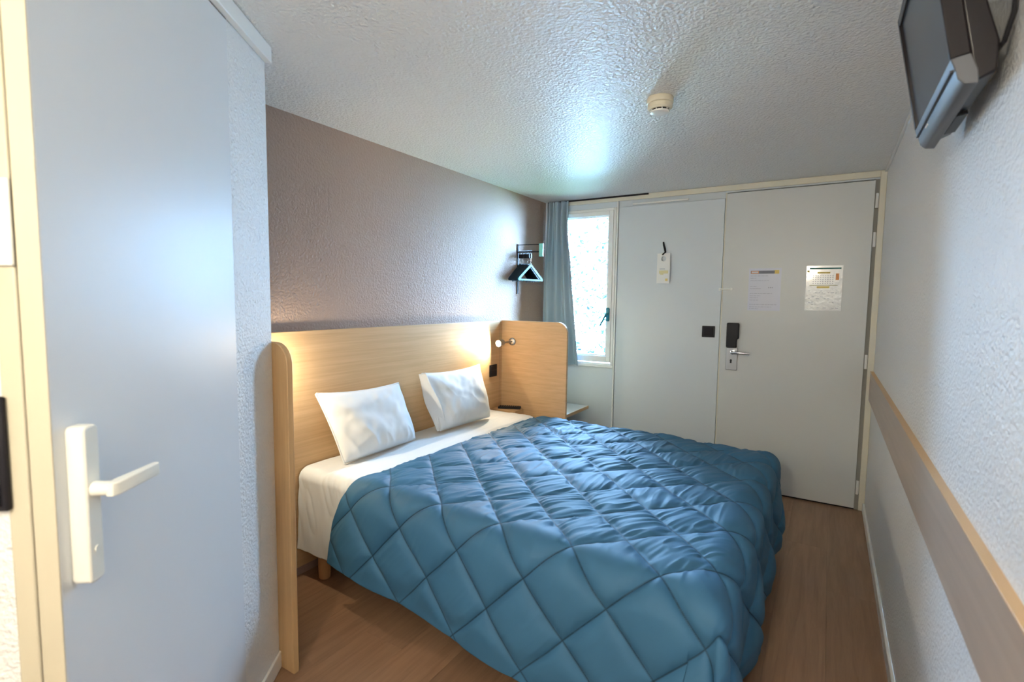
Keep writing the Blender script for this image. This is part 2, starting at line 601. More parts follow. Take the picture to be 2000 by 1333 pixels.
# window_1
win = thing('window_1', (.33, .03, WZ0), 'narrow white window with a teal handle, leaves outside', 'window', None, 'structure')
def ring(x0, z0, x1, z1, t, y0, y1, name, m, parent, bev=.003, tb=None):
    tb = tb or t
    g = G()
    g.box((x0, y0, z0), (x0 + t, y1, z1)); g.box((x1 - t, y0, z0), (x1, y1, z1))
    g.box((x0 + t, y0, z0), (x1 - t, y1, z0 + tb)); g.box((x0 + t, y0, z1 - t), (x1 - t, y1, z1))
    return g.build(name, m, parent, bevel=bev)
ring(WX0, WZ0, WX1, WZ1, .022, -.008, .058, 'outer_frame', MT['plasticw'], win)
sash = ring(WX0 + .022, WZ0 + .03, WX1 - .02, WZ1 - .022, .036, -.016, .045, 'sash', MT['plasticw'], win, tb=.05)
ring(WX0 + .060, WZ0 + .082, WX1 - .058, WZ1 - .060, .010, -.004, .03, 'glazing_bead', MT['plasticw'], sash, bev=.002)
g = G(); g.box((WX0 + .062, .010, WZ0 + .084), (WX1 - .060, .018, WZ1 - .062))
g.build('pane', MT['glass'], win)
g = G(); g.box((WX0, -.020, WZ0 - .012), (WX1 + .006, 0, WZ0 + .012))
g.build('sill', MT['plasticw'], win, bevel=.003)
g = G()
g.prism([(.576, 1.165), (.598, 1.165), (.602, 1.172), (.602, 1.265), (.596, 1.275), (.578, 1.275), (.573, 1.265), (.573, 1.172)], 'y', -.030, -.016)
hd = g.build('handle_plate', MT['teal'], win, bevel=.004)
g = G(); g.tube([(.588, -.028, 1.225), (.588, -.055, 1.225), (.570, -.060, 1.190), (.538, -.060, 1.130)], [.009, .009, .0085, .007], 12)
g.build('handle', MT['teal'], hd, smooth=True, angle=60)

# ------------------------------------------------------------------ outside the window
g = G(); g.box((-3, .14, -.2), (3, 1.35, -.02))
struct(g.build('balcony_floor', MT['conc']), 'pale gallery floor outside the window', 'floor')
g = G(); g.prism([(.13, 2.46), (.45, 2.49), (.45, 2.57), (.13, 2.56)], 'x', -3.2, .05)
struct(g.build('canopy', MT['conc']), 'pale canopy edge showing at the top of the window', 'canopy')
rl = thing('railing', (-.6, 1.25, -.02), 'white horizontal railing seen low through the window', 'railing')
g = G(); g.tube([(-3, 1.25, .93), (2, 1.25, .93)], .032, 14); g.build('top_rail', MT['railw'], rl, smooth=True)
g = G(); g.tube([(-3, 1.25, .70), (2, 1.25, .70)], .014, 10); g.build('lower_rail', MT['railw'], rl, smooth=True)
for x in (-2.2, -.95, .55):
    g = G(); g.tube([(x, 1.25, -.02), (x, 1.25, .90)], .018, 10); g.build('post', MT['railw'], rl, smooth=True)
# leafy tree beyond the railing
rs = np.random.RandomState(4)
tree = thing('leafy_tree', (-1.2, 3.4, -.02), 'bright green leafy tree filling the view through the window', 'tree')
n = 15000
cx = rs.uniform(-3.9, 1.4, n); cz = rs.uniform(-.3, 3.3, n) ; cy = 2.9 + rs.uniform(0, 1, n) ** 1.5 * 1.4 + .25 * np.sin(cx * 3) + .2 * np.sin(cz * 4)
keep = rs.uniform(0, 1, n) < np.clip((3.1 - cz) / .9 + .25, .15, 1)
cx, cy, cz = cx[keep], cy[keep], cz[keep]
n = len(cx)
A = rs.normal(size=(n, 3)); A /= np.linalg.norm(A, axis=1)[:, None]
B = rs.normal(size=(n, 3)); B -= A * (A * B).sum(1)[:, None]; B /= np.linalg.norm(B, axis=1)[:, None]
Nn = np.cross(A, B)
L_ = rs.uniform(.035, .075, n)[:, None]; w_ = L_ * .42
C_ = np.stack([cx, cy, cz], 1)
V = np.concatenate([C_ - A * L_, C_ - B * w_ + Nn * .008, C_ + A * L_, C_ + B * w_ + Nn * .008], 1).reshape(-1, 3)
F = np.arange(4 * n).reshape(-1, 4)
me = bpy.data.meshes.new('foliage')
me.from_pydata((V - np.array(tree.location)).tolist(), [], F.tolist())
me.materials.append(MT['leaf'])
o = bpy.data.objects.new('foliage', me); COL.objects.link(o); o.parent = tree; o['kind'] = 'stuff'
g = G()
for i in range(5):
    x = -3.1 + i * .95
    g.tube([(x, 3.6, -.05), (x + .08, 3.65, 1.0), (x - .1, 3.6, 2.0), (x + .15, 3.7, 2.9)], [.06, .05, .035, .012], 8)
    for k in range(7):
        z = .5 + k * .33
        g.tube([(x, 3.62, z), (x + (-1) ** k * .35, 3.4, z + .25)], [.018, .006], 6)
g.build('trunk', MT['bark'], tree, smooth=True)
g = G(); g.box((-9, 1.36, -.4), (6, 9, -.25))
struct(g.build('ground', mat('lawn', (.10, .16, .06), .9, vary=(.3, 3))), 'grass beyond the gallery', 'ground')

# ------------------------------------------------------------------ headboard
hb = thing('headboard', (.02, (YL + YR) / 2, 0), 'tall pale oak headboard with rounded end panels, around the bed head', 'headboard')
g = G(); g.box((.002, YL, .05), (.02, YR, HH))
g.build('back_panel', MT['wood'], hb, bevel=.0015)
def side_profile(d, h, r):
    pts = [(.002, 0), (d, 0)]
    for k in range(13):
        a = k / 12 * PI / 2
        pts.append((d - r + r * math.cos(a), h - r + r * math.sin(a)))
    pts.append((.002, h))
    return pts
g = G(); g.prism(side_profile(D_PANEL, HH + .002, .075), 'y', YR, YR + .022)
g.build('side_panel', MT['wood'], hb, bevel=.0025)
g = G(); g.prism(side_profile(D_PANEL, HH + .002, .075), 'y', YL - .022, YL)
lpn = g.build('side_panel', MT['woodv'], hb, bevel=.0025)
# thin veneer split between back panel boards near the right lamp
g = G(); g.box((.0200, YR - .032, .05), (.0206, YR - .030, HH))
g.build('seam', MT['edge'], hb)

# reading lamps
def reading_lamp(yp, sg, label):
    """yp: face of the end panel it is fixed to, sg: -1 pointing to -y, 1 to +y"""
    t = thing('reading_lamp', (.10, yp + sg * .08, .98), label, 'lamp', 'reading lamps on the headboard')
    g = G(); g.lathe([(.028, 0), (.028, .006), (.024, .010), (.008, .012)], (.112, yp + sg * .0005, 1.020), (0, sg, 0), 28)
    g.build('wall_rose', MT['steel'], t, smooth=True)
    g = G(); g.tube([(.112, yp + sg * .010, 1.020), (.104, yp + sg * .05, 1.020), (.094, yp + sg * .095, 1.018)], .006, 10)
    g.build('stem', MT['steel'], t, smooth=True)
    d = Vector((-.06, sg, -.10)).normalized()
    c = Vector((.084, yp + sg * .152, 1.013))
    g = G(); g.lathe([(.010, -.064), (.020, -.060), (.024, -.048), (.025, -.004), (.0225, -.004), (.021, -.010)], c, d, 28)
    hd_ = g.build('lamp_head', MT['steel'], t, smooth=True)
    g = G(); g.lathe([(.0205, -.009), (.0205, -.006), (.018, -.003)], c, d, 28)
    g.build('led_disc', MT['bulb'], hd_, smooth=True)
    area('reading_lamp_light', c + d * .004, d, .040, LAMP_PWR, LAMP_COL)
    return t
reading_lamp(YR, -1, 'small round spot lamp lit at the far end of the headboard')
reading_lamp(YL, 1, 'small round spot lamp at the near end of the headboard, hidden by the wall')

# switch on the headboard
t = thing('light_switch', (.021, -.822, .765), 'upright black double switch on the headboard below the lit lamp', 'switch')
g = G(); g.box((.020, -.868, .766), (.029, -.778, .853)); g.build('frame', MT['black'], t, bevel=.002)
g = G(); g.box((.029, -.858, .776), (.032, -.788, .812)); g.build('rocker', MT['black_soft'], t, bevel=.001)
g = G(); g.box((.029, -.858, .816), (.032, -.788, .843)); g.build('socket', MT['black_soft'], t, bevel=.001)

# bedside shelf box and remote
t = thing('nightstand', (.12, -.76, 0), 'small oak bedside box in the corner by the far end panel', 'nightstand')
g = G(); g.box((.021, -.820, .10), (.213, YR - .001, .490)); g.build('body', MT['wood'], t, bevel=.002)
g = G(); g.box((.021, -.822, .492), (.216, YR - .001, .531)); g.build('drawer_top', MT['wood'], t, bevel=.003)
rm = thing('remote_control', (.12, -.76, .531), 'slim black remote control lying on the bedside box', 'remote control')
R_ = Matrix.Translation((.135, -.768, .532)) @ Matrix.Rotation(math.radians(24), 4, 'Z')
g = G(); g.prism([(-.083, .0), (.080, .0), (.085, .008), (.080, .018), (-.083, .015)], 'y', -.022, .022, R_)
rb_ = g.build('body', MT['black'], rm, bevel=.003)
g = G()
for i in range(9):
    for j in range(3):
        g.box((-.07 + i * .016, -.014 + j * .011, .014), (-.062 + i * .016, -.008 + j * .011, .0195), R_)
tag(g.build('buttons', MT['black_soft'], rb_), kind='stuff')

# shelf beyond the far end panel
t = thing('desk_shelf', (.25, -.4, .44), 'white shelf with an oak edge between far end panel and window wall', 'shelf')
g = G(); g.box((.001, YR + .024, .466), (.486, -.135, .486)); g.build('board', MT['panel'], t, bevel=.001)
g = G(); g.box((.486, YR + .024, .464), (.490, -.135, .487)); g.build('edge_band', MT['rail_top'], t)
g = G(); g.box((.38, -.52, .40), (.40, -.36, .466)); g.box((.001, -.52, .40), (.40, -.36, .415)); g.build('bracket', MT['black_soft'], t, bevel=.001)

# ------------------------------------------------------------------ numpy noise
_tab = np.random.RandomState(11).rand(512, 512)
def vnoise(x, y, seed=0):
    x = x + seed * 17.31; y = y + seed * 9.77
    xi = np.floor(x).astype(int); yi = np.floor(y).astype(int)
    fx = x - xi; fy = y - yi
    fx = fx * fx * (3 - 2 * fx); fy = fy * fy * (3 - 2 * fy)
    a = _tab[xi % 512, yi % 512]; b = _tab[(xi + 1) % 512, yi % 512]
    c = _tab[xi % 512, (yi + 1) % 512]; d = _tab[(xi + 1) % 512, (yi + 1) % 512]
    return (a * (1 - fx) + b * fx) * (1 - fy) + (c * (1 - fx) + d * fx) * fy - .5
def smooth(a, b, x):
    t = np.clip((x - a) / (b - a), 0, 1)
    return t * t * (3 - 2 * t)

def grid_object(name, P, m, parent=None, solid=0.0, offset=-1, close=False):
    ny, nx = P.shape[:2]
    idx = np.arange(nx * ny).reshape(ny, nx)
    F = np.stack([idx[:-1, :-1], idx[:-1, 1:], idx[1:, 1:], idx[1:, :-1]], -1).reshape(-1, 4)
    me = bpy.data.meshes.new(name)
    V = P.reshape(-1, 3)
    org = Vector((V[:, 0].mean(), V[:, 1].mean(), V[:, 2].min())) if parent is None else parent.location
    V = V - np.array(org)
    me.vertices.add(len(V)); me.vertices.foreach_set('co', V.ravel())
    me.loops.add(F.size); me.loops.foreach_set('vertex_index', F.ravel())
    me.polygons.add(len(F)); me.polygons.foreach_set('loop_start', np.arange(0, F.size, 4))
    me.polygons.foreach_set('loop_total', np.full(len(F), 4))
    me.update(); me.validate()
    me.shade_smooth()
    me.materials.append(m)
    o = bpy.data.objects.new(name, me); COL.objects.link(o)
    if parent is None:
        o.location = org
    else:
        o.parent = parent
    if solid:
        md = o.modifiers.new('thickness', 'SOLIDIFY'); md.thickness = solid; md.offset = offset
    return o

# ------------------------------------------------------------------ bed
SHR = .045      # the bed stands a touch askew
def shear(P):
    Q = P.copy()
    Q[..., 1] = P[..., 1] - SHR * P[..., 0]
    return Q
BY0, BY1, BX1 = -2.455, -.835, 1.88
bed = thing('bed', (1.0, -1.65, 0), 'double bed on short round wooden legs, under the blue quilt', 'bed')
def sbox(a, b):
    g = G(); g.box(a, b)
    g.v = [(x, y - SHR * x, z) for x, y, z in g.v]
    return g
sbox((.03, BY0 + .02, .135), (BX1 - .02, BY1 - .02, .245)).build('base', MT['base'], bed, bevel=.012)
sbox((.025, BY0 + .02, .255), (BX1 - .02, BY1 - .02, .505)).build('mattress', MT['sheet'], bed, bevel=.03, segs=4)
for x, y in ((.12, BY0 + .065), (.12, BY1 - .08), (1.78, BY0 + .075), (1.78, BY1 - .08)):
    yy = y - SHR * x
    g = G(); g.lathe([(.022, 0), (.026, .004), (.029, .06), (.029, .133), (.02, .135)], (x, yy, 0), (0, 0, 1), 24)
    g.build('leg', MT['legwood'], bed, smooth=True)

def drape(u, v, x0, x1, y0, y1, ztop, R, flx, fly, puff=None):
    """Cloth coordinates (u along the bed, v across) -> points over a rounded block."""
    def over(t, R):
        """distance past the edge -> (outward, drop)"""
        a = np.clip(t / R, 0, PI / 2)
        s = np.maximum(t - R * PI / 2, 0)
        return R * np.sin(a), R * (1 - np.cos(a)) + s
    du = np.maximum(u - (x1 - R), 0)
    dn = np.maximum((y0 + R) - v, 0)      # near side
    df = np.maximum(v - (y1 - R), 0)      # far side
    ox, zx = over(du, R)
    on, zn = over(dn, R)
    of, zf = over(df, R)
    p = 5.0
    drop = (zx ** p + zn ** p + zf ** p) ** (1 / p)
    X = np.minimum(u, x1 - R) + ox + flx * zx
    Y = np.clip(v, y0 + R, y1 - R) - on - fly * zn + of + .04 * zf
    return np.stack([X, Y, ztop - drop], -1)

def with_normals(P):
    a = np.gradient(P, axis=1); b = np.gradient(P, axis=0)
    n = np.cross(a, b)
    n /= np.linalg.norm(n, axis=-1)[..., None] + 1e-9
    return n

# white sheet: head strip, hanging at the near side
u = np.linspace(.028, .62, 170)
v = np.linspace(BY0 - .36, BY1 + .30, 620)
U, Vv = np.meshgrid(u, v)
P = drape(U, Vv, 0, 5, BY0, BY1, .532, .05, 0, .04)
Nn = with_normals(P)
hang = smooth(BY0 + .06, BY0 - .05, Vv)
w1 = vnoise(U * 9 + Vv * 4, Vv * 3, 1) * .010 * (.35 + hang)
rip = np.abs(vnoise(U * 26 + Vv * 9, Vv * 5 - U * 4, 2)) * .012 * smooth(-2.15, -2.5, Vv)
fine = vnoise(U * 60, Vv * 14, 3) * .002
under = smooth(.37, .43, U)
P = P + Nn * ((w1 + rip + fine) * (1 - under) - .014 * under)[..., None]
P[..., 0] = np.maximum(P[..., 0], .026)
P[..., 1] += .0
# folded-back band: step that hides under the quilt edge
band = smooth(.20, .215, U + .012 * vnoise(Vv * 3, U * 0 + 1, 5))
P[..., 2] += band * .004
sheet = grid_object('bed_sheet', shear(P), MT['sheet'], None, .003, -1)
tag(sheet, 'white sheet folded over the bed head, hanging at the near side', 'sheet')

# quilt
QR = .085
u0 = .40
NU, NV = 640, 720
t_u = np.linspace(0, 1, NU); t_v = np.linspace(0, 1, NV)
TU, TV_ = np.meshgrid(t_u, t_v)
vmin, vmax = BY0 - .02 - .42, BY1 + .015 + .33
Vq = vmin + TV_ * (vmax - vmin)
head = u0 + .03 * smooth(-1.9, -.9, Vq) - .085 * smooth(BY0 + .10, BY0 - .35, Vq) + .008 * vnoise(Vq * 6, Vq * 0, 9)
Uq = head + TU * (BX1 + .44 - head)
# near hem: a little shorter towards the head
near_over = smooth(BY0 + .05, BY0 - .44, Vq)
Vq = Vq + near_over * (.11 * (1 - np.clip((Uq - .3) / 1.4, 0, 1)))
def quilt_height(a, b):
    SA, SB = .268, .305
    wob = .004
    ka = (a + 1.037 + wob * 2 * vnoise(a * 3, b * 7, 21)) / SA
    kb = (b - 3.60 + wob * 2 * vnoise(a * 7, b * 3, 22)) / SB
    da = np.abs(ka - np.round(ka)) * SA / 1.414
    db = np.abs(kb - np.round(kb)) * SB / 1.414
    ha = 1 - np.exp(-da / .017)
    hb_ = 1 - np.exp(-db / .017)
    d = np.minimum(da, db)
    return ha * hb_, d, da, db
yy = Vq - SHR * Uq
a = Uq + yy; b = Uq - yy
h, d, da, db = quilt_height(a, b)
P = drape(Uq, Vq, 0, BX1 + .015, BY0 - .02, BY1 + .015, .540, QR, .07, .13)
# raise of the crown of the bed
Nn = with_normals(P)
top = smooth(BY0 - .02, BY0 + .16, Vq) * smooth(BX1 + .03, BX1 - .10, Uq)
# gathers along the stitches: strokes roughly across the bed, warped, strong close to seams
cell = np.floor((a + 1.037) / .268) * 3.7 + np.floor((b - 3.6) / .305) * 5.3      # each lozenge gathers on its own
ang = .48 + .5 * np.sin(cell * 2.1)
fa = Uq * np.cos(ang * .55) - Vq * np.sin(ang * .9) + .02 * vnoise(Uq * 7, Vq * 7, 31)
sl = Uq * .45 + Vq * .9
g1 = vnoise(fa * 36 + cell, sl * 8 + cell, 32)
g2 = vnoise(fa * 75 + cell, sl * 14, 33)
g3 = vnoise(Uq * 20 - Vq * 17, Vq * 9 + Uq * 9, 34)
near_seam = np.exp(-d / .045)
far_head = smooth(1.25, .55, Uq) * smooth(-1.9, -1.1, Vq)
amp = (.0036 + .0085 * near_seam + .0055 * far_head) * (.22 + .78 * top)
wr = (-np.abs(g1) * 1.9 + g2 * .5 + g3 * .45) * amp * np.clip(h * 1.8, 0, 1)
hemd = np.minimum(np.minimum(TU, 1 - TU), np.minimum(TV_, 1 - TV_))
puff = (.017 + .008 * (1 - top)) * h * (.25 + .75 * smooth(0, .05, hemd))
big = vnoise(Uq * 3.2, Vq * 3.2, 35) * .012
P = P + Nn * (puff + wr + big)[..., None]
# folds in the hanging parts
hangf = smooth(.05, .40, .540 - P[..., 2])
P[..., 0] += hangf * .020 * np.sin(Vq * 13 + 1.1) * (Uq > BX1 - .05)
P[..., 1] += hangf * .014 * np.sin(Uq * 8.5 + .6) * (Vq < BY0 + .05)
# no deeper than the floor
P[..., 2] = np.maximum(P[..., 2], .035)
groove_shade = 1 - np.clip((d - .0006) / .0026, 0, 1)
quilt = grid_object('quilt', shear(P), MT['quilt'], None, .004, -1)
tag(quilt, 'blue diamond-quilted bedspread covering the bed down to the floor', 'quilt')

# the stitching: painted groove shade stored per vertex (the groove itself is in the mesh above)
at = quilt.data.attributes.new('seam_shade', 'FLOAT', 'POINT')
at.data.foreach_set('value', groove_shade.ravel().astype(np.float32))
nt_ = MT['quilt'].node_tree
p_ = nt_.nodes['Principled BSDF']
src_ = p_.inputs['Base Color'].links[0].from_socket
an = nt_.nodes.new('ShaderNodeAttribute'); an.attribute_name = 'seam_shade'
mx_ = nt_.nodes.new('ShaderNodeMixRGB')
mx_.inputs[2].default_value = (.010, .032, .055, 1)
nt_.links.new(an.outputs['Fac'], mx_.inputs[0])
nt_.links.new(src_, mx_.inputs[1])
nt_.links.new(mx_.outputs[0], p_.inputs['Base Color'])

# ------------------------------------------------------------------ pillows
def pillow(name, bl, br, tl, tr, front, back, seed, label, flap=False):
    n = 90
    s = np.linspace(0, 1, n); tt = np.linspace(0, 1, n)
    S, T = np.meshgrid(s, tt)
    bl, br, tl, tr = map(np.array, (bl, br, tl, tr))
    # pinched outline between the corners
    pin = .030
    Sp = S + pin * (1 - 2 * S) * (4 * T * (1 - T)) * .55
    Tp = T - .05 * smooth(.4, 1, T) * (4 * S * (1 - S))
    B = (bl * ((1 - Sp) * (1 - Tp))[..., None] + br * (Sp * (1 - Tp))[..., None] + tl * ((1 - Sp) * Tp)[..., None] + tr * (Sp * Tp)[..., None])
    nrm = np.cross(br - bl, tl - bl); nrm /= np.linalg.norm(nrm)
    e = np.clip((1 - np.abs(2 * S - 1) ** 3.2) * (1 - np.abs(2 * T - 1) ** 3.2), 0, 1) ** .52
    lo = 1 + .7 * (.5 - T)
    wr = vnoise(S * 5 + T * 3, T * 4, seed) * .011 + vnoise(S * 14 - T * 6, T * 7 + S * 3, seed + 1) * .008
    # folds that run up from the bottom edge
    fold = -np.abs(vnoise(S * 9 + T * 2, T * 1.4, seed + 2)) * .042 * (1 - T) ** 1.3
    ring_ = e ** .8
    F_ = B + nrm * ((e * front * lo) + (wr + fold) * ring_)[..., None]
    K_ = B - nrm * (e * back)[..., None]
    Vs = np.concatenate([F_.reshape(-1, 3), K_.reshape(-1, 3)])
    idx = np.arange(n * n).reshape(n, n)
    f1 = np.stack([idx[:-1, :-1], idx[:-1, 1:], idx[1:, 1:], idx[1:, :-1]], -1).reshape(-1, 4)
    f2 = f1[:, ::-1] + n * n
    border = list(idx[0, :]) + list(idx[1:, -1]) + list(idx[-1, -2::-1]) + list(idx[-2:0:-1, 0])
    f3 = [(border[i], border[i] + n * n, border[(i + 1) % len(border)] + n * n, border[(i + 1) % len(border)]) for i in range(len(border))]
    root = thing(name, tuple((bl + br) / 2), label, 'pillow', 'white pillows leaning on the headboard')
    me = bpy.data.meshes.new('pillowcase')
    Vs = Vs - np.array(root.location)
    me.from_pydata(Vs.tolist(), [], f1.tolist() + f2.tolist() + f3)
    me.materials.append(MT['pillow'])
    import bmesh
    bm = bmesh.new(); bm.from_mesh(me)
    bmesh.ops.remove_doubles(bm, verts=bm.verts, dist=.0004)
    bmesh.ops.recalc_face_normals(bm, faces=bm.faces)
    bm.to_mesh(me); bm.free(); me.shade_smooth()
    o = bpy.data.objects.new('pillowcase', me); COL.objects.link(o); o.parent = root
    # hem welt round the outline
    Bd = B.reshape(-1, 3)[border]
    g = G(); g.tube([tuple(p) for p in Bd[::2]], .0045, 8, True)
    g.build('hem', MT['pillow'], o, smooth=True)
    if flap:
        # open end of the case folded round the side
        m = 40
        S2, T2 = np.meshgrid(np.linspace(0, 1, 16), np.linspace(0, 1, m))
        base = (bl * (1 - T2)[..., None] + tl * T2[..., None])
        side = (br - bl) / np.linalg.norm(br - bl)
        out = nrm
        Pf = base - side * (.012 + .020 * S2 * (4 * T2 * (1 - T2)) ** .5)[..., None] + out * ((-.03 + .085 * S2) * (.35 + .65 * (4 * T2 * (1 - T2)) ** .6))[..., None]
        Pf = Pf + side * (.06 * S2 * (1 - T2 * .6))[..., None] + out * (.006 * np.sin(T2 * 9 + S2 * 4))[..., None]
        grid_object('open_end', Pf, MT['pillow'], root, .003)
    return root
pillow('pillow', (.172, -2.315, .543), (.152, -1.800, .543), (.062, -2.385, .878), (.056, -1.832, .855), .085, .030, 41,
       'white pillow nearer the camera, plump, with creases at its lower left')
pillow('pillow', (.167, -1.600, .548), (.197, -1.120, .548), (.056, -1.640, .885), (.060, -1.050, .880), .080, .030, 47,
       'white pillow nearer the window, with its case open on the left', flap=True)

# ------------------------------------------------------------------ curtain
n, m = 260, 120
s = np.linspace(0, 1, n); tt = np.linspace(0, 1, m)
S, T = np.meshgrid(s, tt)           # T: 0 top .. 1 bottom
xl = .040 - .030 * smooth(0, .6, T)
xr = .232 - .012 * np.sin(np.clip(T / .35, 0, 1) * PI) + .125 * T ** 1.25
X = xl + S * (xr - xl)
ph = S * 2 * PI * 3.6 + .6 * np.sin(T * 2.2)
am = .022 + .006 * T
am = am * (1 - .5 * smooth(.86, 1, S))
Y = -.052 + am * np.sin(ph) + .008 * np.sin(ph * 2.3 + T * 3) * (1 - T)
pinch = np.exp(-T / .05) * .012 * np.sin(S * 2 * PI * 9)
Y = Y + pinch
Z = H - .010 - T * (H - .010 - .795)
cur = thing('curtain', (.15, -.07, .795), 'grey-blue curtain drawn aside at the left of the window', 'curtain')
grid_object('drape', np.stack([X, Y, Z], -1), MT['curtain'], cur, .002)
g = G(); pts = [(float(X[i, -1]) + .0005, float(Y[i, -1]) - .001, float(Z[i, -1])) for i in range(0, m, 4)] + [(float(X[-1, -1]), float(Y[-1, -1]), float(Z[-1, -1]))]
g.tube(pts, .0028, 6); g.build('side_hem', MT['curtain'], cur, smooth=True)

# ------------------------------------------------------------------ hanger rack with hangers
rk = thing('hanger_rack', (.0, -.46, 1.38), 'dark wall rack with a pale teal end plate, holding the hangers', 'rack')
g = G(); g.box((.001, -.470, 1.375), (.008, -.450, 1.760)); g.build('wall_plate', MT['black_soft'], rk, bevel=.001)
g = G(); g.tube([(.006, -.46, 1.755), (.212, -.46, 1.752)], .0028, 8); g.build('top_wire', MT['black'], rk, smooth=True)
g = G(); g.tube([(.006, -.46, 1.700), (.195, -.46, 1.698)], .0055, 10); g.build('hanging_bar', MT['black'], rk, smooth=True)
g = G(); g.box((.194, -.466, 1.660), (.226, -.452, 1.758)); g.build('end_plate', MT['teal_plate'], rk, bevel=.001)
def hanger(x, yaw, label, m, group='dark plastic hangers on the wall rack'):
    """flat triangle hanger hung from the bar; local: a across, z up, origin at the bar"""
    t = thing('clothes_hanger', (x, -.46, 1.70), label, 'hanger', group)
    T_ = Matrix.Translation((x, -.46, 1.70)) @ Matrix.Rotation(yaw, 4, 'Z')
    g = G()
    ringp = [(0, .012 * math.cos(k), .012 * math.sin(k) + -.004) for k in [i * 2 * PI / 14 for i in range(14)]]
    g.tube(ringp, .0022, 6, True, T_)
    g.box((-.006, -.006, -.050), (.006, .006, -.018), T_)
    g.build('security_ring', MT['black'], t, smooth=True)
    g = G(); g.tube([(0, 0, -.05), (0, 0, -.105)], .0018, 6, False, T_)
    g.build('hook', MT['chrome'], t, smooth=True)
    g = G()
    wd, top, bot = .155, -.100, -.218
    out = [(0, top + .010), (-.012, top), (-wd + .01, bot + .018), (-wd, bot + .004), (-wd + .006, bot - .006),
           (wd - .006, bot - .006), (wd, bot + .004), (wd - .01, bot + .018), (.012, top)]
    inn = [(0, top - .016), (-.006, top - .020), (-wd + .04, bot + .014), (-wd + .036, bot + .010), (-wd + .04, bot + .007),
           (wd - .04, bot + .007), (wd - .036, bot + .010), (wd - .04, bot + .014), (.006, top - .020)]
    k = len(out)
    vs = []
    for th in (-.0045, .0045):
        vs += [(th, p[0], p[1]) for p in out] + [(th, p[0], p[1]) for p in inn]
    fs = []
    for i in range(k):
        j = (i + 1) % k
        fs.append((i, j, k + j, k + i)); fs.append((2 * k + i, 3 * k + i, 3 * k + j, 2 * k + j))
        fs.append((i, 2 * k + i, 2 * k + j, j)); fs.append((k + i, k + j, 3 * k + j, 3 * k + i))
    g.add(vs, fs, T_)
    for yy_ in (-.10, .10):
        g.box((-.003, yy_ - .004, bot - .014), (.003, yy_ + .004, bot - .004), T_)
    g.build('body', m, t, bevel=.0012, segs=1)
    return t
names_ = ['nearest the brown wall', 'second from the brown wall', 'third from the brown wall', 'fourth from the brown wall',
          'fifth from the brown wall', 'second behind the teal-lit hanger', 'directly behind the teal-lit hanger']
for i in range(7):
    hanger(.022 + .0135 * i, math.radians(-2 - .8 * i), 'navy-black plastic hanger on the wall rack, ' + names_[i], MT['hanger_dark'])
hanger(.120, math.radians(-9), 'navy plastic hanger with painted teal sheen, frontmost on the wall rack', MT['hanger_lit'])

# ------------------------------------------------------------------ papers and door hanger
def sheet_paper(name, x0, z0, x1, z1, y, m, label, cat, skew=0.0):
    t = thing(name, ((x0 + x1) / 2, y, z0), label, cat)
    g = G(); g.prism([(x0, z0), (x1, z0), (x1 + skew, z1), (x0 + skew, z1)], 'y', y - .0014, y)
    g.build('sheet', m, t)
    return t
yd = -.0221
n1 = sheet_paper('notice', 1.611, 1.276, 1.811, 1.565, yd, MT['paper'], 'bluish printed notice with dark header band, on the door left', 'notice')
def bars(lst, y, name, m, parent):
    g = G()
    for (x0, z0, x1, z1) in lst:
        g.box((x0, y - .0024, z0), (x1, y - .0013, z1))
    o = g.build(name, m, parent)
    if len(lst) > 1:
        o['kind'] = 'stuff'
    return o
bars([(1.622, 1.528, 1.790, 1.549)], yd, 'header_band', MT['inkgrey'], n1)
bars([(1.626, 1.530, 1.672, 1.534), (1.626, 1.543, 1.672, 1.547), (1.626, 1.534, 1.629, 1.543), (1.669, 1.534, 1.672, 1.543)], yd - .0006, 'orange_box', MT['orange'], n1)
bars([(1.629, 1.534, 1.669, 1.543)], yd - .0006, 'white_box', MT['paper'], n1)
bars([(1.770, 1.527, 1.797, 1.551)], yd - .0006, 'yellow_mark', MT['yellow'], n1)
rr = random.Random(5)
ln = []
for z, x1 in ((1.512, 1.73), (1.496, 1.66), (1.480, 1.74), (1.440, 1.665), (1.424, 1.69), (1.424, 1.69), (1.392, 1.76), (1.376, 1.69), (1.362, 1.675), (1.346, 1.68), (1.316, 1.79), (1.300, 1.76), (1.288, 1.68)):
    x = 1.622
    while x < x1:
        w_ = rr.uniform(.008, .022)
        ln.append((x, z, min(x + w_, x1), z + .0028)); x += w_ + .004
ln += [(1.735, 1.430, 1.741, 1.437), (1.746, 1.430, 1.752, 1.437), (1.757, 1.430, 1.763, 1.437)]
bars(ln, yd, 'text_lines', MT['ink'], n1)
n2 = sheet_paper('notice', 1.957, 1.284, 2.160, 1.575, yd, MT['paper2'], 'crinkled plastic-sleeved notice with green top band, right on the door', 'notice')
bars([(1.975, 1.552, 2.150, 1.561)], yd, 'green_band', MT['inkgreen'], n2)
bars([(2.020, 1.524, 2.09, 1.534), (2.02, 1.430, 2.09, 1.442), (1.962, 1.532, 1.975, 1.545)], yd, 'yellow_print', MT['yellow'], n2)
bars([(2.122, 1.482, 2.140, 1.523)], yd, 'orange_mark', MT['orange'], n2)
bars([(1.978, 1.446, 2.135, 1.449)], yd, 'olive_rule', mat('olive_ink', (.30, .30, .12), .6), n2)
ln = []
for i in range(9):
    for j in range(5):
        ln.append((1.995 + i * .0135, 1.458 + j * .0125, 2.001 + i * .0135, 1.462 + j * .0125))
for z in (1.410, 1.398, 1.372, 1.360, 1.335, 1.323, 1.300):
    x = 1.975
    while x < 2.13:
        w_ = rr.uniform(.006, .02)
        if rr.random() < .6:
            ln.append((x, z, x + w_, z + .0028))
        x += w_ + .006
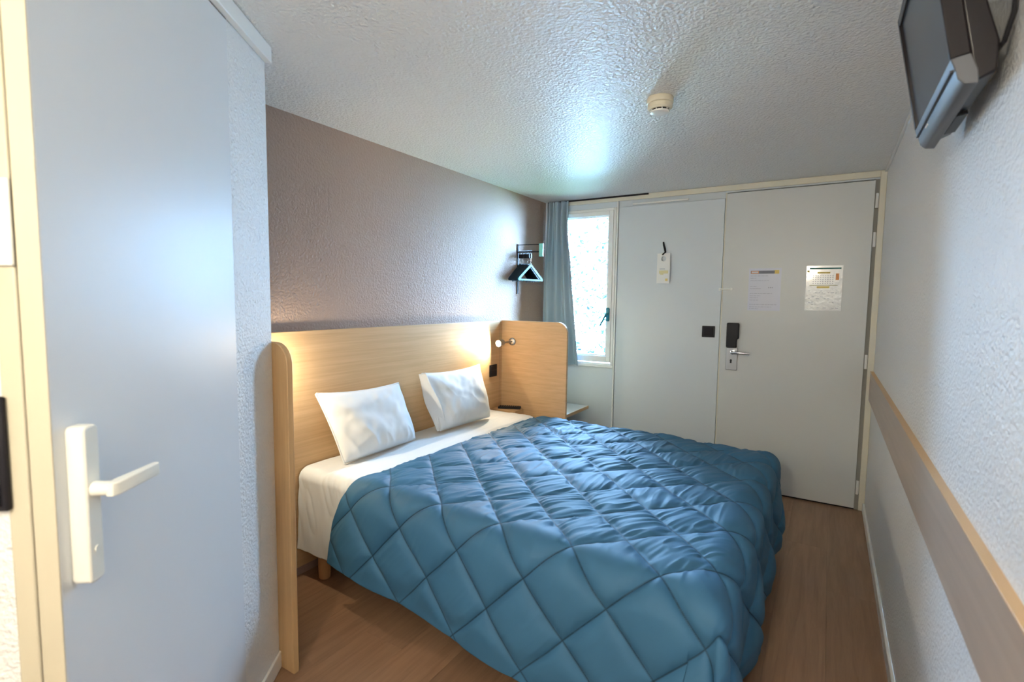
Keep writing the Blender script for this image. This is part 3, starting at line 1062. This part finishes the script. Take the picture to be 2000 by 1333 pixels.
bars(ln, yd, 'text_lines', MT['ink'], n2)

hk = thing('wall_hook', (1.018, -.004, 1.68), 'small curved black hook on the white panel', 'hook')
g = G(); g.tube([(1.008, -.006, 1.776), (1.012, -.010, 1.755), (1.022, -.012, 1.725), (1.026, -.012, 1.700), (1.020, -.018, 1.690), (1.012, -.024, 1.684), (1.010, -.026, 1.678)], [.006, .007, .0075, .007, .006, .006, .005], 10)
g.build('hook', MT['black'], hk, smooth=True)
dh = thing('door_hanger', (1.02, -.012, 1.466), 'white door hanger card with round hole and yellow print, on the black hook', 'card')
x0, x1, z0, z1 = .970, 1.066, 1.466, 1.690
cxh, czh, rh = 1.018, 1.650, .019
outer = []
k = 32
for i in range(k):
    a_ = 2 * PI * i / k
    c_, s_ = math.cos(a_), math.sin(a_)
    tx = ((x1 - cxh) / c_) if c_ > 1e-6 else (((x0 - cxh) / c_) if c_ < -1e-6 else 1e9)
    tz = ((z1 - czh) / s_) if s_ > 1e-6 else (((z0 - czh) / s_) if s_ < -1e-6 else 1e9)
    tq = min(tx, tz)
    outer.append((cxh + c_ * tq, czh + s_ * tq))
for cor in ((x0, z0), (x1, z0), (x0, z1), (x1, z1)):
    j = min(range(k), key=lambda i: (outer[i][0] - cor[0]) ** 2 + (outer[i][1] - cor[1]) ** 2)
    outer[j] = cor
inner = [(cxh + rh * math.cos(2 * PI * i / k), czh + rh * math.sin(2 * PI * i / k)) for i in range(k)]
vs = []
for yv in (-.0225, -.0200):
    vs += [(p[0], yv, p[1]) for p in outer] + [(p[0], yv, p[1]) for p in inner]
fs = []
for i in range(k):
    j = (i + 1) % k
    fs += [(i, j, k + j, k + i), (2 * k + i, 3 * k + i, 3 * k + j, 2 * k + j), (i, 2 * k + i, 2 * k + j, j), (k + i, k + j, 3 * k + j, 3 * k + i)]
g = G(); g.add(vs, fs); g.build('card', MT['plasticw'], dh)
bars([(.988, 1.540, 1.055, 1.562), (.996, 1.532, 1.02, 1.540)], -.0212, 'yellow_print', mat('pale_yellow_ink', (.70, .64, .36), .6), dh)
bars([(1.035, 1.484, 1.053, 1.502)], -.0212, 'orange_mark', MT['yellow'], dh)
bars([(.990, 1.572, 1.03, 1.576)], -.0212, 'grey_line', MT['ink'], dh)

# ------------------------------------------------------------------ smoke detector
sd = thing('smoke_detector', (1.472, -1.80, H), 'round cream smoke detector on the ceiling', 'smoke detector')
cxd, cyd = 1.472, -1.80
g = G(); g.lathe([(.050, 0), (.052, .003), (.052, .022), (.050, .0235)], (cxd, cyd, H), (0, 0, -1), 40); g.build('base', MT['detector'], sd, smooth=True)
g = G(); g.lathe([(.0455, .0235), (.0490, .026), (.0490, .040), (.043, .047)], (cxd, cyd, H), (0, 0, -1), 40); g.build('cover', MT['detector'], sd, smooth=True)
g = G(); g.lathe([(.034, .047), (.034, .053)], (cxd, cyd, H), (0, 0, -1), 40); g.build('vent_slot', MT['black_soft'], sd, smooth=True)
g = G(); g.lathe([(.038, .053), (.037, .058), (.030, .061), (.010, .062)], (cxd, cyd, H), (0, 0, -1), 40)
for i in range(10):
    a_ = i * 2 * PI / 10 + .2
    g.box((cxd + .0365 * math.cos(a_) - .0016, cyd + .0365 * math.sin(a_) - .0016, H - .055), (cxd + .0365 * math.cos(a_) + .0016, cyd + .0365 * math.sin(a_) + .0016, H - .045))
g.build('cap', MT['plasticw'], sd, smooth=True)

# ------------------------------------------------------------------ television
tilt = math.atan2(.054, .29)
Uv = Vector((-math.sin(tilt), 0, math.cos(tilt)))
Dv = Vector((math.cos(tilt), 0, math.sin(tilt)))
Av = Vector((0, -1, 0))
TT = Matrix((Av, Dv, Uv)).transposed().to_4x4()     # local x along the wall, y into the wall, z up
TT.translation = Vector((2.274, -2.20, 1.735))
tv = thing('television', (2.30, -2.44, 1.735), 'black flat television tilted down high on the right wall', 'television')
TW, TH = .47, .345
g = G()
g.box((0, 0, .052), (.018, .030, TH), TT); g.box((TW - .010, 0, .052), (TW, .030, TH), TT)
g.box((.018, 0, TH - .02), (TW - .010, .030, TH), TT); g.box((.018, .022, .052), (TW - .010, .030, TH - .02), TT)
g.build('bezel', MT['tvback'], tv, bevel=.002)
g = G(); g.box((.018, .006, .052), (TW - .010, .012, TH - .02), TT); g.build('screen', MT['screen'], tv)
g = G()
g.prism([(.0, .052), (.004, .034), (.006, .012), (.014, .0), (.034, -.006), (.036, .02), (.030, .052)], 'x', 0, TW, TT)
g.build('lower_bezel', MT['tvlip'], tv, bevel=.002)
g = G()
g.box((.012, -.0012, .030), (TW - .01, .004, .034), TT)
g.build('bezel_groove', MT['tvgrey'], tv)
g = G(); g.box((.12, .0035, .022), (.15, .0065, .026), TT); g.build('status_light', MT['plasticw'], tv)
g = G()
# tapered rear shell down to the wall
pf = [(.030, .0), (.062, .008), (.072, .06), (.048, .30), (.030, TH - .01)]
g.prism(pf, 'x', .05, TW - .004, TT)
g.build('rear_shell', MT['tvback'], tv, bevel=.004)
g = G(); g.box((.12, .036, -.004), (.26, .056, .004), TT); g.build('speaker_slot', MT['black'], tv)
g = G(); g.box((.17, .050, .08), (.30, .078, .22), TT); g.build('wall_bracket', MT['black_soft'], tv, bevel=.003)
g = G()
y0c = -2.62
g.tube([(2.335, y0c, 1.80), (2.338, y0c - .05, 1.80), (2.343, y0c - .075, 1.84), (2.345, y0c - .07, 1.90), (2.342, y0c - .03, 1.93), (2.330, y0c, 1.93)], .0045, 8)
g.build('cable', MT['black'], tv, smooth=True)

# ------------------------------------------------------------------ wall lamp behind the viewpoint
wl = thing('wall_lamp', (1.80, YB + .02, 1.75), 'round lit globe lamp on the wall behind the viewpoint', 'lamp')
g = G(); g.lathe([(.06, 0), (.06, .012), (.03, .02)], (1.80, YB, 1.80), (0, 1, 0), 28); g.build('wall_rose', MT['plasticw'], wl, smooth=True)
pf = [(max(.001, .09 * math.sin(PI * k / 14)), .10 - .09 * math.cos(PI * k / 14)) for k in range(15)]
g = G(); g.lathe(pf, (1.80, YB, 1.80), (0, 1, 0), 28); g.build('globe', MT['globe'], wl, smooth=True)
pl_ = bpy.data.lights.new('wall_lamp_light', 'POINT'); pl_.energy = ROOM_PWR; pl_.color = ROOM_COL; pl_.shadow_soft_size = .09
po = bpy.data.objects.new('wall_lamp_light', pl_); po.location = (1.80, YB + .24, 1.80); COL.objects.link(po)
